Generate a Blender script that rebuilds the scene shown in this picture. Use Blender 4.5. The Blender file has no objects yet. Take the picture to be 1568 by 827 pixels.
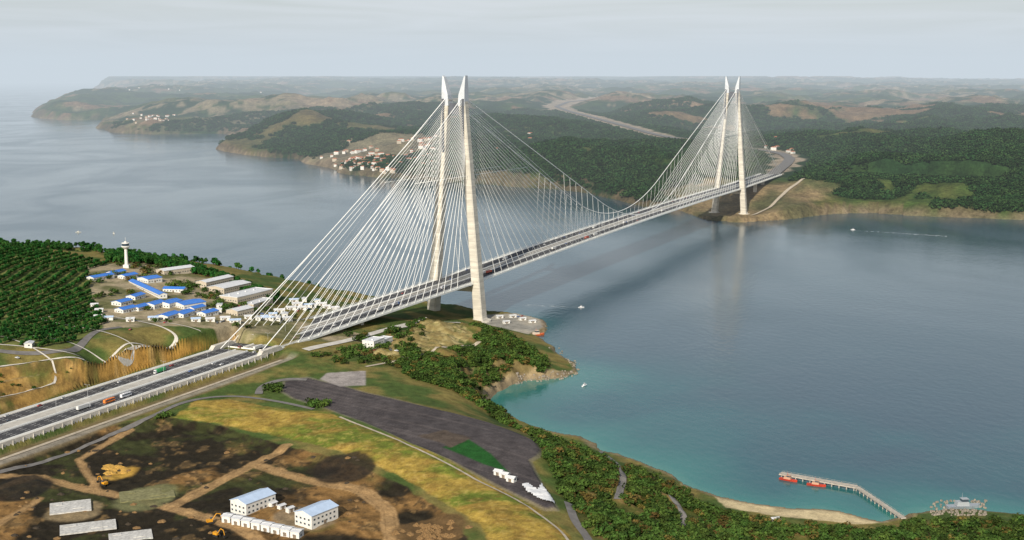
import bpy, math, random
import numpy as np
random.seed(7); rng=np.random.default_rng(7)
scene=bpy.context.scene; COL=scene.collection
# ---------------------------------------------------------------- survey frame
# metres, X east-ish, Y along the view, camera at (0,0,H). G() turns a surveyed bearing/depression plus a
# known elevation into a world position on the ground.
f=1880.; th=math.atan(295.5/f); S=math.sin(th); C=math.cos(th); H=325.
def G(u,v,z=0.):
    dx=(u-784)/f; dy=(v-413.5)/f
    t=(H-z)/(S+dy*C)
    return (dx*t,(C-dy*S)*t)
N0=np.array([-74.5,1621.6]); Fw=np.array([518.,2913.6])
LS=float(np.hypot(*(Fw-N0))); Bd=(Fw-N0)/LS; Pd=np.array([Bd[1],-Bd[0]])
def BP(s,p): 
    q=N0+Bd*s+Pd*p; return (float(q[0]),float(q[1]))
def deckz(s):
    t=s/LS; return 55.5+8.5*t+ (5*max(0,1-(2*t-1)**2) if 0<t<1 else 0) if s>0 else 55.5
def sm(t): t=np.clip(t,0,1); return t*t*(3-2*t)
_tab=rng.random((256,256)).astype(np.float32)
def vn(x,y):
    xi=np.floor(x).astype(np.int64); yi=np.floor(y).astype(np.int64)
    fx=x-xi; fy=y-yi; fx=fx*fx*(3-2*fx); fy=fy*fy*(3-2*fy)
    a=_tab[xi&255,yi&255]; b=_tab[(xi+1)&255,yi&255]; c=_tab[xi&255,(yi+1)&255]; d=_tab[(xi+1)&255,(yi+1)&255]
    return (a*(1-fx)+b*fx)*(1-fy)+(c*(1-fx)+d*fx)*fy
def fbm(x,y,o=4,seed=0):
    r=0;a=.5;t=0
    for i in range(o):
        ca,sa=math.cos(.6*i+.3),math.sin(.6*i+.3)
        r=r+a*vn((x*ca-y*sa)*2**i+17.3*i+seed*7.7,(x*sa+y*ca)*2**i+9.1*i+seed*3.1); t+=a; a*=.5
    return r/t
def sdf(poly,X,Y,margin=60):
    P=np.array(poly,dtype=np.float64); sh=X.shape; x=X.ravel(); y=Y.ravel()
    out=np.full(x.shape,-1e4)
    m=(x>P[:,0].min()-margin)&(x<P[:,0].max()+margin)&(y>P[:,1].min()-margin)&(y<P[:,1].max()+margin)
    xs=x[m]; ys=y[m]
    d2=np.full(xs.shape,1e12); ins=np.zeros(xs.shape,bool)
    n=len(P)
    for i in range(n):
        ax,ay=P[i]; bx,by=P[(i+1)%n]; ex,ey=bx-ax,by-ay; L=ex*ex+ey*ey+1e-9
        t=np.clip(((xs-ax)*ex+(ys-ay)*ey)/L,0,1)
        d2=np.minimum(d2,(xs-ax-t*ex)**2+(ys-ay-t*ey)**2)
        if ay!=by:
            c=((ay>ys)!=(by>ys))&(xs<ex*(ys-ay)/(by-ay)+ax); ins^=c
    d=np.sqrt(d2); out[m]=np.where(ins,d,-d)
    return out.reshape(sh)
def pldist(pts,X,Y,margin=400):
    P=np.array(pts,dtype=np.float64); sh=X.shape; x=X.ravel(); y=Y.ravel()
    D=np.full(x.shape,1e4); Z=np.zeros(x.shape)
    m=(x>P[:,0].min()-margin)&(x<P[:,0].max()+margin)&(y>P[:,1].min()-margin)&(y<P[:,1].max()+margin)
    xs=x[m]; ys=y[m]; d=np.full(xs.shape,1e4); z=np.zeros(xs.shape)
    for i in range(len(P)-1):
        ax,ay=P[i][:2]; bx,by=P[i+1][:2]; ex,ey=bx-ax,by-ay; L=ex*ex+ey*ey+1e-9
        t=np.clip(((xs-ax)*ex+(ys-ay)*ey)/L,0,1); dd=np.hypot(xs-ax-t*ex,ys-ay-t*ey)
        k=dd<d; d=np.where(k,dd,d)
        if P.shape[1]>2: z=np.where(k,P[i][2]*(1-t)+P[i+1][2]*t,z)
    D[m]=d; Z[m]=z
    return D.reshape(sh),Z.reshape(sh)
def GL(l,z): return [G(u,v,z) for u,v in l]
# ---------------------------------------------------------------- materials
MATS={}
def nn(nt,t,**k):
    n=nt.nodes.new(t)
    for a,b in k.items(): setattr(n,a,b)
    return n
def mat(name,col,rough=.8,var=.25,scale=.3,bump=0.,metal=0.,rnd=0.,spec=.3,stretch=None):
    if name in MATS: return MATS[name]
    m=bpy.data.materials.new(name); m.use_nodes=True; nt=m.node_tree; b=nt.nodes['Principled BSDF']
    b.inputs['Roughness'].default_value=rough; b.inputs['Metallic'].default_value=metal
    b.inputs['Specular IOR Level'].default_value=spec
    tc=nn(nt,'ShaderNodeTexCoord'); no=nn(nt,'ShaderNodeTexNoise'); no.inputs['Scale'].default_value=scale; no.inputs['Detail'].default_value=6
    if stretch:
        mp=nn(nt,'ShaderNodeMapping'); mp.inputs['Scale'].default_value=stretch; nt.links.new(tc.outputs['Object'],mp.inputs[0]); nt.links.new(mp.outputs[0],no.inputs['Vector'])
    else: nt.links.new(tc.outputs['Object'],no.inputs['Vector'])
    mr=nn(nt,'ShaderNodeMapRange'); mr.inputs[1].default_value=.3; mr.inputs[2].default_value=.7
    mr.inputs[3].default_value=1-var; mr.inputs[4].default_value=1+var
    nt.links.new(no.outputs['Fac'],mr.inputs[0])
    vm=nn(nt,'ShaderNodeVectorMath',operation='SCALE'); vm.inputs[0].default_value=col[:3]
    nt.links.new(mr.outputs[0],vm.inputs['Scale']); last=vm.outputs[0]
    if rnd>0:
        oi=nn(nt,'ShaderNodeObjectInfo'); m2=nn(nt,'ShaderNodeMapRange'); m2.inputs[3].default_value=1-rnd; m2.inputs[4].default_value=1+rnd
        nt.links.new(oi.outputs['Random'],m2.inputs[0]); v2=nn(nt,'ShaderNodeVectorMath',operation='SCALE')
        nt.links.new(last,v2.inputs[0]); nt.links.new(m2.outputs[0],v2.inputs['Scale'])
        hs=nn(nt,'ShaderNodeHueSaturation'); m3=nn(nt,'ShaderNodeMapRange'); m3.inputs[3].default_value=.475; m3.inputs[4].default_value=.515
        ml=nn(nt,'ShaderNodeMath',operation='MULTIPLY'); ml.inputs[1].default_value=7.31; fr=nn(nt,'ShaderNodeMath',operation='FRACT')
        nt.links.new(oi.outputs['Random'],ml.inputs[0]); nt.links.new(ml.outputs[0],fr.inputs[0]); nt.links.new(fr.outputs[0],m3.inputs[0])
        nt.links.new(m3.outputs[0],hs.inputs['Hue']); nt.links.new(v2.outputs[0],hs.inputs['Color']); last=hs.outputs[0]
    nt.links.new(last,b.inputs['Base Color'])
    if bump>0:
        bp=nn(nt,'ShaderNodeBump'); bp.inputs['Distance'].default_value=bump; nt.links.new(no.outputs['Fac'],bp.inputs['Height']); nt.links.new(bp.outputs[0],b.inputs['Normal'])
    MATS[name]=m; return m
def terrain_mat(name,sc,bd,v1=.3,v2=.22):
    m=bpy.data.materials.new(name); m.use_nodes=True; nt=m.node_tree; b=nt.nodes['Principled BSDF']
    b.inputs['Roughness'].default_value=.95; b.inputs['Specular IOR Level'].default_value=.1
    at=nn(nt,'ShaderNodeAttribute'); at.attribute_name='Col'
    tc=nn(nt,'ShaderNodeTexCoord'); last=at.outputs['Color']; hs=[]
    for s,lo,hi in ((sc,1-v1,1+v1),(sc*6,1-v2,1+v2)):
        no=nn(nt,'ShaderNodeTexNoise'); no.inputs['Scale'].default_value=s; no.inputs['Detail'].default_value=5; no.inputs['Roughness'].default_value=.65
        nt.links.new(tc.outputs['Object'],no.inputs['Vector'])
        mr=nn(nt,'ShaderNodeMapRange'); mr.inputs[1].default_value=.3; mr.inputs[2].default_value=.7; mr.inputs[3].default_value=lo; mr.inputs[4].default_value=hi
        nt.links.new(no.outputs['Fac'],mr.inputs[0])
        vm=nn(nt,'ShaderNodeVectorMath',operation='SCALE'); nt.links.new(last,vm.inputs[0]); nt.links.new(mr.outputs[0],vm.inputs['Scale']); last=vm.outputs[0]; hs.append(no)
    nt.links.new(last,b.inputs['Base Color'])
    bp=nn(nt,'ShaderNodeBump'); bp.inputs['Distance'].default_value=bd; bp.inputs['Strength'].default_value=.8
    nt.links.new(hs[0].outputs['Fac'],bp.inputs['Height']); nt.links.new(bp.outputs[0],b.inputs['Normal'])
    return m
# ---------------------------------------------------------------- mesh helpers
def obj(name,me,parent=None,loc=None,rz=0):
    o=bpy.data.objects.new(name,me); COL.objects.link(o)
    if parent: o.parent=parent
    if loc is not None: o.location=loc
    o.rotation_euler[2]=rz
    return o
def empty(name,loc=(0,0,0),rz=0):
    o=bpy.data.objects.new(name,None); COL.objects.link(o); o.location=loc; o.rotation_euler[2]=rz; return o
def grid_mesh(name,X,Y,Z,attrs,m):
    nr,nc=X.shape; me=bpy.data.meshes.new(name); n=nr*nc
    co=np.stack([X,Y,Z],-1).reshape(-1).astype(np.float32)
    me.vertices.add(n); me.vertices.foreach_set('co',co)
    i=np.arange(nr-1)[:,None]*nc+np.arange(nc-1)[None,:]
    q=np.stack([i,i+1,i+nc+1,i+nc],-1).reshape(-1).astype(np.int32); nf=(nr-1)*(nc-1)
    me.loops.add(nf*4); me.polygons.add(nf)
    me.polygons.foreach_set('loop_start',np.arange(0,nf*4,4,dtype=np.int32)); me.loops.foreach_set('vertex_index',q)
    me.update(calc_edges=True); me.polygons.foreach_set('use_smooth',np.ones(nf,bool))
    for k,a in attrs.items():
        if a.ndim==3:
            at=me.attributes.new(k,'FLOAT_COLOR','POINT'); c=np.concatenate([a.reshape(-1,3),np.ones((n,1))],1).astype(np.float32); at.data.foreach_set('color',c.reshape(-1))
        else:
            at=me.attributes.new(k,'FLOAT','POINT'); at.data.foreach_set('value',a.reshape(-1).astype(np.float32))
    me.materials.append(m); return obj(name,me)
class MB:
    def __init__(s): s.v=[];s.f=[];s.m=[]
    def add(s,vs,fs,mi=0):
        o=len(s.v); s.v+= [tuple(map(float,v)) for v in vs]; s.f+=[tuple(i+o for i in q) for q in fs]; s.m+=[mi]*len(fs)
    def box(s,cx,cy,cz,lx,ly,lz,mi=0,tx=1.,ty=1.,rz=0,ox=0,oy=0):
        vs=[]
        for k,(zz,a,b) in enumerate(((-lz/2,1,1),(lz/2,tx,ty))):
            for x,y in ((-1,-1),(1,-1),(1,1),(-1,1)):
                px=x*lx/2*a+(ox if k else 0); py=y*ly/2*b+(oy if k else 0)
                vs.append((cx+px*math.cos(rz)-py*math.sin(rz),cy+px*math.sin(rz)+py*math.cos(rz),cz+zz))
        s.add(vs,[(3,2,1,0),(4,5,6,7),(0,1,5,4),(1,2,6,5),(2,3,7,6),(3,0,4,7)],mi)
    def cyl(s,cx,cy,z0,z1,r0,r1,n=10,mi=0):
        vs=[(cx+r*math.cos(2*math.pi*i/n),cy+r*math.sin(2*math.pi*i/n),z) for z,r in ((z0,r0),(z1,r1)) for i in range(n)]
        s.add(vs,[(i,(i+1)%n,n+(i+1)%n,n+i) for i in range(n)]+[tuple(range(n,2*n)),tuple(range(n-1,-1,-1))],mi)
    def tube(s,a,b,r,r2=None,n=4,mi=0):
        a=np.array(a,float); b=np.array(b,float); d=b-a; d/=np.linalg.norm(d)+1e-9
        u=np.cross(d,(0,0,1) if abs(d[2])<.9 else (1,0,0)); u/=np.linalg.norm(u); w=np.cross(d,u); r2=r if r2 is None else r2
        vs=[tuple(c+rr*(math.cos(2*math.pi*i/n)*u+math.sin(2*math.pi*i/n)*w)) for c,rr in ((a,r),(b,r2)) for i in range(n)]
        s.add(vs,[(i,(i+1)%n,n+(i+1)%n,n+i) for i in range(n)]+[tuple(range(n-1,-1,-1)),tuple(range(n,2*n))],mi)
    def mesh(s,name,mats,smooth=False):
        me=bpy.data.meshes.new(name); me.from_pydata(s.v,[],s.f); 
        for m in mats: me.materials.append(m)
        me.polygons.foreach_set('material_index',s.m); 
        if smooth: me.polygons.foreach_set('use_smooth',[True]*len(s.f))
        me.update(); return me
# ---------------------------------------------------------------- near land
coastN=[(-1600,1960)]+GL([(-200,440),(0,447),(100,452),(200,458),(300,466),(385,472),(460,476),(540,478),(600,478),(650,474),(700,472),(750,477),(800,483),(838,491),(838,500),(822,514),(830,525),(850,537),(862,550),(885,560),(886,570),(860,578),(835,583),(800,583),(775,590),(755,602),(742,615),(748,628),(765,645),(800,655),(840,663),(890,672),(925,690),(975,708),(1020,725),(1060,748),(1110,764),(1180,778),(1260,780),(1320,795),(1350,800),(1385,792),(1420,783),(1480,782),(1540,790),(1620,800),(1800,860)],0)+[(700,500),(-1600,400)]
ctrl=[(-150,378,95),(0,384,92),(0,440,90),(0,500,88),(-150,500,90),(100,392,90),(100,450,86),(80,510,85),(170,402,85),(200,408,84),(160,470,82),(230,440,80),(250,404,80),(300,413,76),(300,460,77),(250,490,79),(360,428,70),(425,440,62),(400,470,67),(350,488,73),(440,470,61),(480,470,54),(520,475,47),(560,480,40),(600,485,28),
(-150,600,84),(0,562,82),(60,552,82),(130,545,81),(200,528,79),(270,512,78),(340,500,73),(400,496,67),(430,505,60),
(440,562,50),(560,560,46),(500,590,46),(440,600,46),(600,610,46),(700,640,46),(800,670,45),(825,700,43),(840,760,42),
(300,620,47),(500,660,46),(700,740,45),(860,830,42),(100,700,45),(0,760,45),(200,780,44),(400,720,44),(500,800,44),(650,800,44),(0,850,44),(300,850,44),(600,850,44),
(600,530,42),(650,500,38),(700,497,34),(735,500,14),(745,520,26),(700,540,34),(720,570,28),(780,530,18),(800,550,16),(830,560,10),(640,560,40),(640,600,42),(700,605,36),(760,640,16),
(850,690,30),(860,760,36),(900,800,36),(880,840,40),(930,720,22),(960,780,24),(1000,760,16),(1020,820,18),(1060,790,12),(1110,800,7),(1200,810,6),(1340,820,7),(1450,810,9),(1550,820,12),(1650,850,14)]
cp=[G(u,v,z)+(z,) for u,v,z in ctrl]
for s_ in (-520,-620,-720,-820,-920,-1050,-1250): cp.append(BP(s_,-38)+(55,)); cp.append(BP(s_,42)+(49,))
cp+= [(-1200,1000,88),(-1200,1400,92),(-1200,1800,90),(-900,600,60),(-700,450,46),(500,450,15)]
cp=np.array(cp); K=cp[:,:2]/1000.
def phi(r2): return .5*r2*np.log(r2+1e-12)
A=phi(((K[:,None]-K[None])**2).sum(-1))+np.eye(len(K))*2e-4
Q=np.concatenate([np.ones((len(K),1)),K],1); M=np.block([[A,Q],[Q.T,np.zeros((3,3))]])
W=np.linalg.solve(M,np.concatenate([cp[:,2],np.zeros(3)]))
def tps(X,Y):
    x=X/1000.;y=Y/1000.; r=W[-3]+W[-2]*x+W[-1]*y
    for i in range(len(K)): r=r+W[i]*phi((x-K[i,0])**2+(y-K[i,1])**2)
    return r
az=np.radians(np.linspace(-33,33,1100)); lr=np.linspace(math.log(560),math.log(2050),560)
R=np.exp(lr)[:,None]; X=R*np.sin(az)[None,:]; Y=R*np.cos(az)[None,:]
d=sdf(coastN,X,Y,3000); n8=fbm(X/30,Y/30,4,1); nS=fbm(X/9,Y/9,3,2); nL=fbm(X/110,Y/110,4,3); nF=fbm(X/3,Y/3,2,4)
d=d+(n8-.5)*16*sm((1400-d)/1400)
sC=(X-N0[0])*Bd[0]+(Y-N0[1])*Bd[1]; pC=(X-N0[0])*Pd[0]+(Y-N0[1])*Pd[1]
T0=tps(X,Y); h=np.clip(T0,2,98)
Zn={}
Zn['lot']=GL([(437,583),(470,578),(520,588),(560,600),(630,615),(700,628),(750,640),(790,655),(818,668),(828,683),(822,692),(810,700),(822,718),(836,740),(852,768),(835,771),(800,757),(740,728),(690,706),(630,684),(560,648),(500,624),(450,608),(433,598)],47)
Zn['green']=GL([(678,690),(715,677),(752,698),(780,722),(740,712)],46)
Zn['brown']=GL([(640,672),(680,664),(722,676),(690,690)],46)
Zn['grassy']=GL([(262,640),(300,614),(350,610),(430,624),(500,630),(600,674),(700,714),(800,760),(870,802),(900,860),(770,860),(735,800),(640,740),(520,690),(430,665),(330,645)],47)
Zn['site']=GL([(-200,790),(-60,725),(130,668),(250,642),(330,650),(430,680),(520,705),(620,745),(690,790),(740,860),(-200,860)],45)
Zn['slopeR']=GL([(756,600),(742,618),(750,640),(800,652),(930,690),(1090,748),(1110,758),(1200,778),(1340,792),(1400,778),(1700,780),(1800,860),(890,860),(850,770),(815,700),(835,690),(800,655)],20)
# excavated cut between the plateau edge and the motorway
cut_top=[G(u,v,z)+(z,) for u,v,z in ((-260,625,84),(-60,572,83),(0,562,82),(60,553,82),(130,547,81),(200,529,79),(270,513,78),(340,501,74),(400,493,68),(440,496,60))]
Zn['cut']=[p[:2] for p in cut_top]+[BP(s,-35) for s in (-470,-600,-800,-1000,-1300)]
Zn['forest']=GL([(-300,378),(0,384),(100,392),(165,404),(135,420),(140,455),(165,490),(150,505),(120,518),(90,535),(0,540),(-300,560)],86)
Zn['camp']=GL([(135,420),(200,408),(250,410),(330,425),(420,450),(440,462),(560,470),(560,480),(440,492),(350,496),(250,505),(160,515),(150,500),(140,455)],77)
Zn['pale']=GL([(500,572),(560,566),(560,588),(520,590),(490,580)],47)
Zn['head']=GL([(560,570),(600,520),(640,498),(690,488),(740,490),(800,505),(860,540),(886,565),(800,585),(742,615),(640,600)],30)
Zn['cliffz']=GL([(560,560),(590,525),(640,498),(700,490),(730,505),(690,535),(640,545),(600,560)],36)
Zn['plat']=[G(u,v,3.5) for u,v in ((735,482),(790,479),(836,490),(836,499),(808,512),(770,504),(740,500))]
Zn['beach']=[G(u,v,1) for u,v in ((1085,752),(1180,768),(1270,772),(1330,786),(1360,800),(1300,806),(1180,792),(1110,780))]
wob=(nS-.5)*5
SD={k:sdf(p,X,Y,60)+ (wob if k not in('lot','green','plat','pale','cut') else wob*.1) for k,p in Zn.items()}
mk={k:sm(v/2.2+.5) for k,v in SD.items()}
rough=sm(SD['head']/15)+sm(SD['slopeR']/15)
h=h+(n8-.5)*20*np.clip(rough,0,1)+(nS-.5)*4.5*np.clip(rough,0,1)
dt_,zt_=pldist(cut_top,X,Y,300); dr_=np.maximum(-pC-36,0); tt=np.clip(dr_/(dr_+dt_+.1)+(n8-.5)*.10,0,1)
nb=3.; tb=tt*nb; tb=(np.floor(tb)+sm((tb-np.floor(tb))/.68))/nb     # three benches, each a batter and a berm
hcut=54.5+(zt_-54.5)*np.clip(tb,0,1)+(nS-.5)*1.6*sm(tt*8)+(nF-.5)*.9+(n8-.5)*2.5*sm(tt*6)*sm((1-tt)*6)
kc=sm(SD['cut']/3+.5); h=h*(1-kc)+hcut*kc
ks=sm(SD['site']/10); h=h+ks*((nL-.5)*5+(n8-.5)*3+(nS-.5)*1.+(nF-.5)*.7)-ks*2
h=h+sm(SD['grassy']/12)*(1.6+(n8-.5)*1.5)
kl=sm(SD['lot']/4+.5); h=h*(1-kl)+kl*(T0*.5+.5*46.)
kp=mk['plat']; h=h*(1-kp)+3.5*kp
rc=sm((38-np.abs(pC))/5)*sm((-430-sC)/12); h=h*(1-rc)+54.2*rc
kr=sm((pC-32)/1.5)*sm((62-pC)/14)*sm((-440-sC)/15); h=h*(1-kr)+48.5*kr
cl=1.2+np.maximum(d,0)*(.55+.9*n8)
cl=np.where(SD['beach']>-25,1+np.maximum(d,0)*.07,cl)
h=np.where(d>0,np.minimum(h,cl),-np.minimum(12,.3+.15*-d))
hN_grid=h; az0,az1=az[0],az[-1]
def gl(grid,la0,la1,lr0,lr1,x,y):
    x=np.asarray(x,float); y=np.asarray(y,float); nr,nc=grid.shape
    a=(np.arctan2(x,y)-la0)/(la1-la0)*(nc-1); r=(np.log(np.hypot(x,y))-lr0)/(lr1-lr0)*(nr-1)
    a=np.clip(a,0,nc-1.001); r=np.clip(r,0,nr-1.001); i=r.astype(int); j=a.astype(int); fr=r-i; fa=a-j
    return (grid[i,j]*(1-fa)+grid[i,j+1]*fa)*(1-fr)+(grid[i+1,j]*(1-fa)+grid[i+1,j+1]*fa)*fr
def hN(x,y): return gl(hN_grid,az0,az1,lr[0],lr[-1],x,y)
def hit(u,v,z=60):
    for _ in range(14):
        x,y=G(u,v,z); z=.5*z+.5*float(hN(x,y))
    return x,y,float(hN(x,y))
gy=np.gradient(h,axis=0)/np.gradient(R,axis=0); gx=np.gradient(h,axis=1)/(R*(az[1]-az[0])); slope=np.hypot(gx,gy)
def V(*c): return np.array(c,dtype=np.float64)
def mixc(c,col,k): return c*(1-k[...,None])+np.asarray(col)*k[...,None]
def ramp(a,b,t): t=t[...,None]; return V(*a)*(1-t)+V(*b)*t
t1=sm((nL-.35)/.3); t2=sm((n8-.35)/.3); t3=sm((nS-.35)/.3)
col=ramp((.065,.10,.025),(.19,.155,.05),t2)
col=mixc(col,ramp((.09,.13,.03),(.16,.17,.05),t2),mk['forest'])
col=mixc(col,ramp((.34,.28,.18),(.13,.13,.055),t2),mk['camp'])
cutc=ramp((.50,.27,.06),(.29,.18,.055),t1); cutc=mixc(cutc,(.09,.115,.03),sm((nL*.45+n8*.55-.5)/.1)*.85); cutc=mixc(cutc,(.56,.36,.13),sm((nS*.6+n8*.4-.55)/.1)*.7)
cutc=mixc(cutc,(.12,.075,.03),sm((fbm(sC/45,tt*22,3,51)-.5)/.12)*.55)
cutc=mixc(cutc,(.30,.24,.13),sm((.28-slope)/.15)*.5)
col=mixc(col,cutc,mk['cut'])
hc=ramp((.04,.075,.018),(.14,.125,.035),t2); hc=mixc(hc,(.19,.135,.065),sm((slope-.65+(nS-.5)*.7)/.3)*.7)
hc=mixc(hc,(.20,.13,.05),sm((nS-.58)/.1)*.6)
hc=mixc(hc,ramp((.44,.36,.17),(.26,.2,.08),t3),mk['cliffz']*sm((slope*.6+nS*.5-.24)/.2)*.85)
col=mixc(col,hc,mk['head'])
sc_=ramp((.03,.055,.014),(.08,.085,.022),t2); sc_=mixc(sc_,(.22,.14,.06),sm((n8*.5+nS*.5-.58)/.1)*.6); col=mixc(col,sc_,mk['slopeR'])
gc=ramp((.34,.235,.05),(.13,.165,.025),sm((fbm(X/60,Y/25,4,8)-.42)/.2)); gc=mixc(gc,(.20,.115,.03),sm((nS-.53)/.15)*.5); gc=mixc(gc,(.44,.32,.10),sm((nF-.6)/.15)*.4); gc=mixc(gc,(.10,.08,.025),sm((.42-nF)/.1)*.3); col=mixc(col,gc,mk['grassy'])
si=ramp((.022,.018,.011),(.22,.125,.045),sm((nL*.55+n8*.45-.45)/.12)); si=mixc(si,(.055,.065,.02),sm((fbm(X/40,Y/40,4,11)-.55)/.1)*.6); si=mixc(si,(.32,.20,.08),sm((nS*.6+n8*.4-.58)/.08)*.5); si=mixc(si,(.03,.024,.016),sm((nF*.5+nS*.5-.55)/.06)*.6)
fw=np.sin((X*.8+Y*.6)/1.7+fbm(X/25,Y/25,3,71)*14); si=si*(1+.22*fw*sm((fbm(X/55,Y/55,2,72)-.45)/.15))[...,None]
col=mixc(col,si,mk['site'])
def road_col(pts,z,w,c,k=1.):
    dd,_=pldist(GL(pts,z),X,Y,60); c=mixc(col,c,sm((w-dd+(nS-.5)*3)/2.)*k); return mixc(c,(.13,.08,.035),sm((.8-np.abs(dd-w*.45)+(nF-.5)*1.5)/.8)*.45)
dirt=(.38,.24,.11)
for pts,w in (([(-60,735),(60,728),(150,745),(260,770),(360,800),(440,850)],6),([(260,770),(330,735),(400,700),(440,683)],6),([(400,710),(480,735),(560,752),(595,780),(605,860)],7),([(150,745),(120,700),(200,660)],4),([(-40,760),(60,728)],5),([(60,760),(0,800),(-50,830)],4)):
    col=road_col(pts,44,w,dirt,.85)
for cu,cv,rr,c in ((185,718,14,(.50,.30,.06)),(220,758,22,(.15,.15,.07)),(110,775,20,(.24,.18,.1)),(470,790,20,(.24,.18,.11)),(30,745,25,(.02,.018,.015)),(520,720,25,(.025,.02,.015)),(660,812,24,(.13,.08,.035))):
    gxp,gyp=G(cu,cv,44); col=mixc(col,c,sm((rr-np.hypot((X-gxp),(Y-gyp)*.8)+(n8-.5)*18)/5)*.9)
q_=(X*.62+Y*.78); lot=ramp((.080,.070,.070),(.060,.053,.054),sm((fbm(X/14,Y/60,4,5)-.35)/.3)); lot=mixc(lot,(.13,.11,.105),sm((fbm(q_/3.,(X*.78-Y*.62)/120,3,6)-.55)/.12)*.45); col=mixc(col,lot,mk['lot'])
eb=sm((2-np.abs(SD['lot']+1))/1.2); col=mixc(col,(.22,.19,.15),eb*.5*(1-mk['slopeR']))
col=mixc(col,(.018,.085,.018),mk['green']); col=mixc(col,(.09,.07,.055),mk['brown']); col=mixc(col,(.30,.27,.25),mk['pale'])
col=mixc(col,ramp((.36,.33,.27),(.26,.25,.22),t2),mk['plat']); col=mixc(col,(.58,.47,.28),mk['beach']*.9)
cv_=sdf(GL([(870,572),(870,590),(800,592),(762,606),(752,628),(735,625),(738,605),(775,586),(830,574)],1),X,Y,40); col=mixc(col,(.38,.29,.16),sm(cv_/3)*sm((16-d)/5)*.8)
sh=sm((7-d)/4)*sm((d+3)/2); col=mixc(col,(.20,.155,.10),sh*.8)
col=mixc(col,(.05,.13,.11),sm(-d/3))
vg=sm((pC-33)/2)*sm((56-pC)/3)*sm((-440-sC)/15); col=mixc(col,ramp((.28,.25,.2),(.17,.13,.07),sm((np.abs(pC-47)-3)/3)),vg*.85)
near=grid_mesh('ground',X,Y,h,{'Col':np.clip(col,0,.8)},terrain_mat('ground_mat',.12,1.))
# ---------------------------------------------------------------- far shore
coastF=GL([(330,128),(200,132),(145,138),(138,143),(200,148),(290,149),(240,153),(170,157),(90,162),(55,172),(48,180),(100,184),(160,184),(150,196),(165,203),(230,206),(330,205),(420,212),(330,226),(350,232),(400,240),(450,244),(485,254),(525,267),(570,271),(620,275),(680,280),(760,284),(840,290),(890,297),(940,308),(985,318),(1040,322),(1065,330),(1085,337),(1130,341),(1200,336),(1270,326),(1340,325),(1400,329),(1470,333),(1568,336),(1800,350)],0)+[(9000,1800),(80000,1800),(80000,90000),(-14000,90000)]
az2=np.radians(np.linspace(-31,31,1000)); lr2=np.linspace(math.log(2150),math.log(55000),480)
R2=np.exp(lr2)[:,None]; X2=R2*np.sin(az2)[None,:]; Y2=R2*np.cos(az2)[None,:]
d2=sdf(coastF,X2,Y2,1e5)
m1=fbm(X2/1500,Y2/1500,5,21); m2=1-np.abs(2*fbm(X2/560,Y2/560,4,22)-1); m3=fbm(X2/90,Y2/90,3,23); m4=fbm(X2/3200,Y2/3200,4,24); m5=fbm(X2/240,Y2/240,4,25)
m6=1-np.abs(2*fbm(X2/1300,Y2/1300,4,28)-1)
d2=d2+(m5-.5)*90*sm(d2/200+1)
RR=R2+0*X2; fR=np.where(X2/Y2>.12,1-.45*sm((X2/Y2-.12)/.25),1.)
def hump(cx,cy,rx,ry,a): return a*np.exp(-((X2-cx)/rx)**2-((Y2-cy)/ry)**2)
h2=26+50*sm(d2/400)+120*(m1-.45)*sm(d2/600)+105*(m2-.65)*sm(d2/260)+(m3-.5)*14+fR*(60*sm((RR-6000)/10000)+115*sm((RR-14000)/22000))+190*(m4-.5)*sm((RR-5500)/7000)+230*(fbm(X2/9000,Y2/9000,3,27)-.42)*sm((RR-14000)/16000)
h2=h2+150*(m6-.72)*sm((RR-3800)/2500)*sm(d2/500)
h2=h2+hump(1350,3650,600,420,38)+hump(1900,3500,500,500,28)+hump(1000,4300,500,400,35)+hump(150,3900,450,350,25)+hump(-1150,6000,500,350,45)
h2=np.clip(h2,10,345)
hw=[BP(1400,0)+(5,),BP(1480,0)+(12,),BP(1560,0)+(30,),BP(1640,0)+(48,),BP(1750,0)+(60,),BP(1872,0)+(63.,)]
hwr=[BP(1872,0)+(64.5,)]+[G(u,v,z)+(z,) for u,v,z in ((1205,250,66),(1210,243,68),(1200,236,70),(1175,231,74),(1130,226,80),(1060,217,86),(1000,205,92),(950,191,98),(905,179,104),(870,170,110),(852,163,118),(870,156,128),(920,151,135),(960,146,140))]
s2=(X2-N0[0])*Bd[0]+(Y2-N0[1])*Bd[1]
dh,zh=pldist(hw+hwr[1:],X2,Y2,900); kk=1-sm((dh-50)/(np.where(s2<1880,130,260))); h2=h2*(1-kk)+(zh-1.5)*kk
h2=np.where((s2<1900)&(dh<600),np.minimum(h2,58+m5*14),h2)
h2=np.where(d2>0,np.minimum(h2,2+np.maximum(d2,0)*(.45+.8*m5)),-8.)
gy=np.gradient(h2,axis=0)/np.gradient(R2,axis=0); gx=np.gradient(h2,axis=1)/(R2*(az2[1]-az2[0])); sl2=np.hypot(gx,gy)
c2=ramp((.014,.038,.012),(.040,.072,.017),sm((m5-.35)/.3)); c2=mixc(c2,(.10,.090,.028),sm((m1*.4+m5*.6-.56)/.1)*.75)
c2=mixc(c2,(.19,.115,.07),sm((m4*.5+m5*.5-.58)/.05)*sm((RR-4500)/3000)*.8); c2=mixc(c2,(.28,.22,.14),sm((m3*.4+m4*.3+m1*.3-.57)/.05)*sm((RR-6000)/3000)*.7)
c2=mixc(c2,(.11,.08,.05),sm((sl2-.55+(m3-.5)*.9)/.25)*sm((200-d2)/100)*.75)
c2=mixc(c2,(.24,.19,.13),sm((12-d2)/8)*.5*sm((m5-.4)/.2))
bare=sm((230-dh+(m3-.5)*220)/50)*sm((1760-s2)/100)
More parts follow.
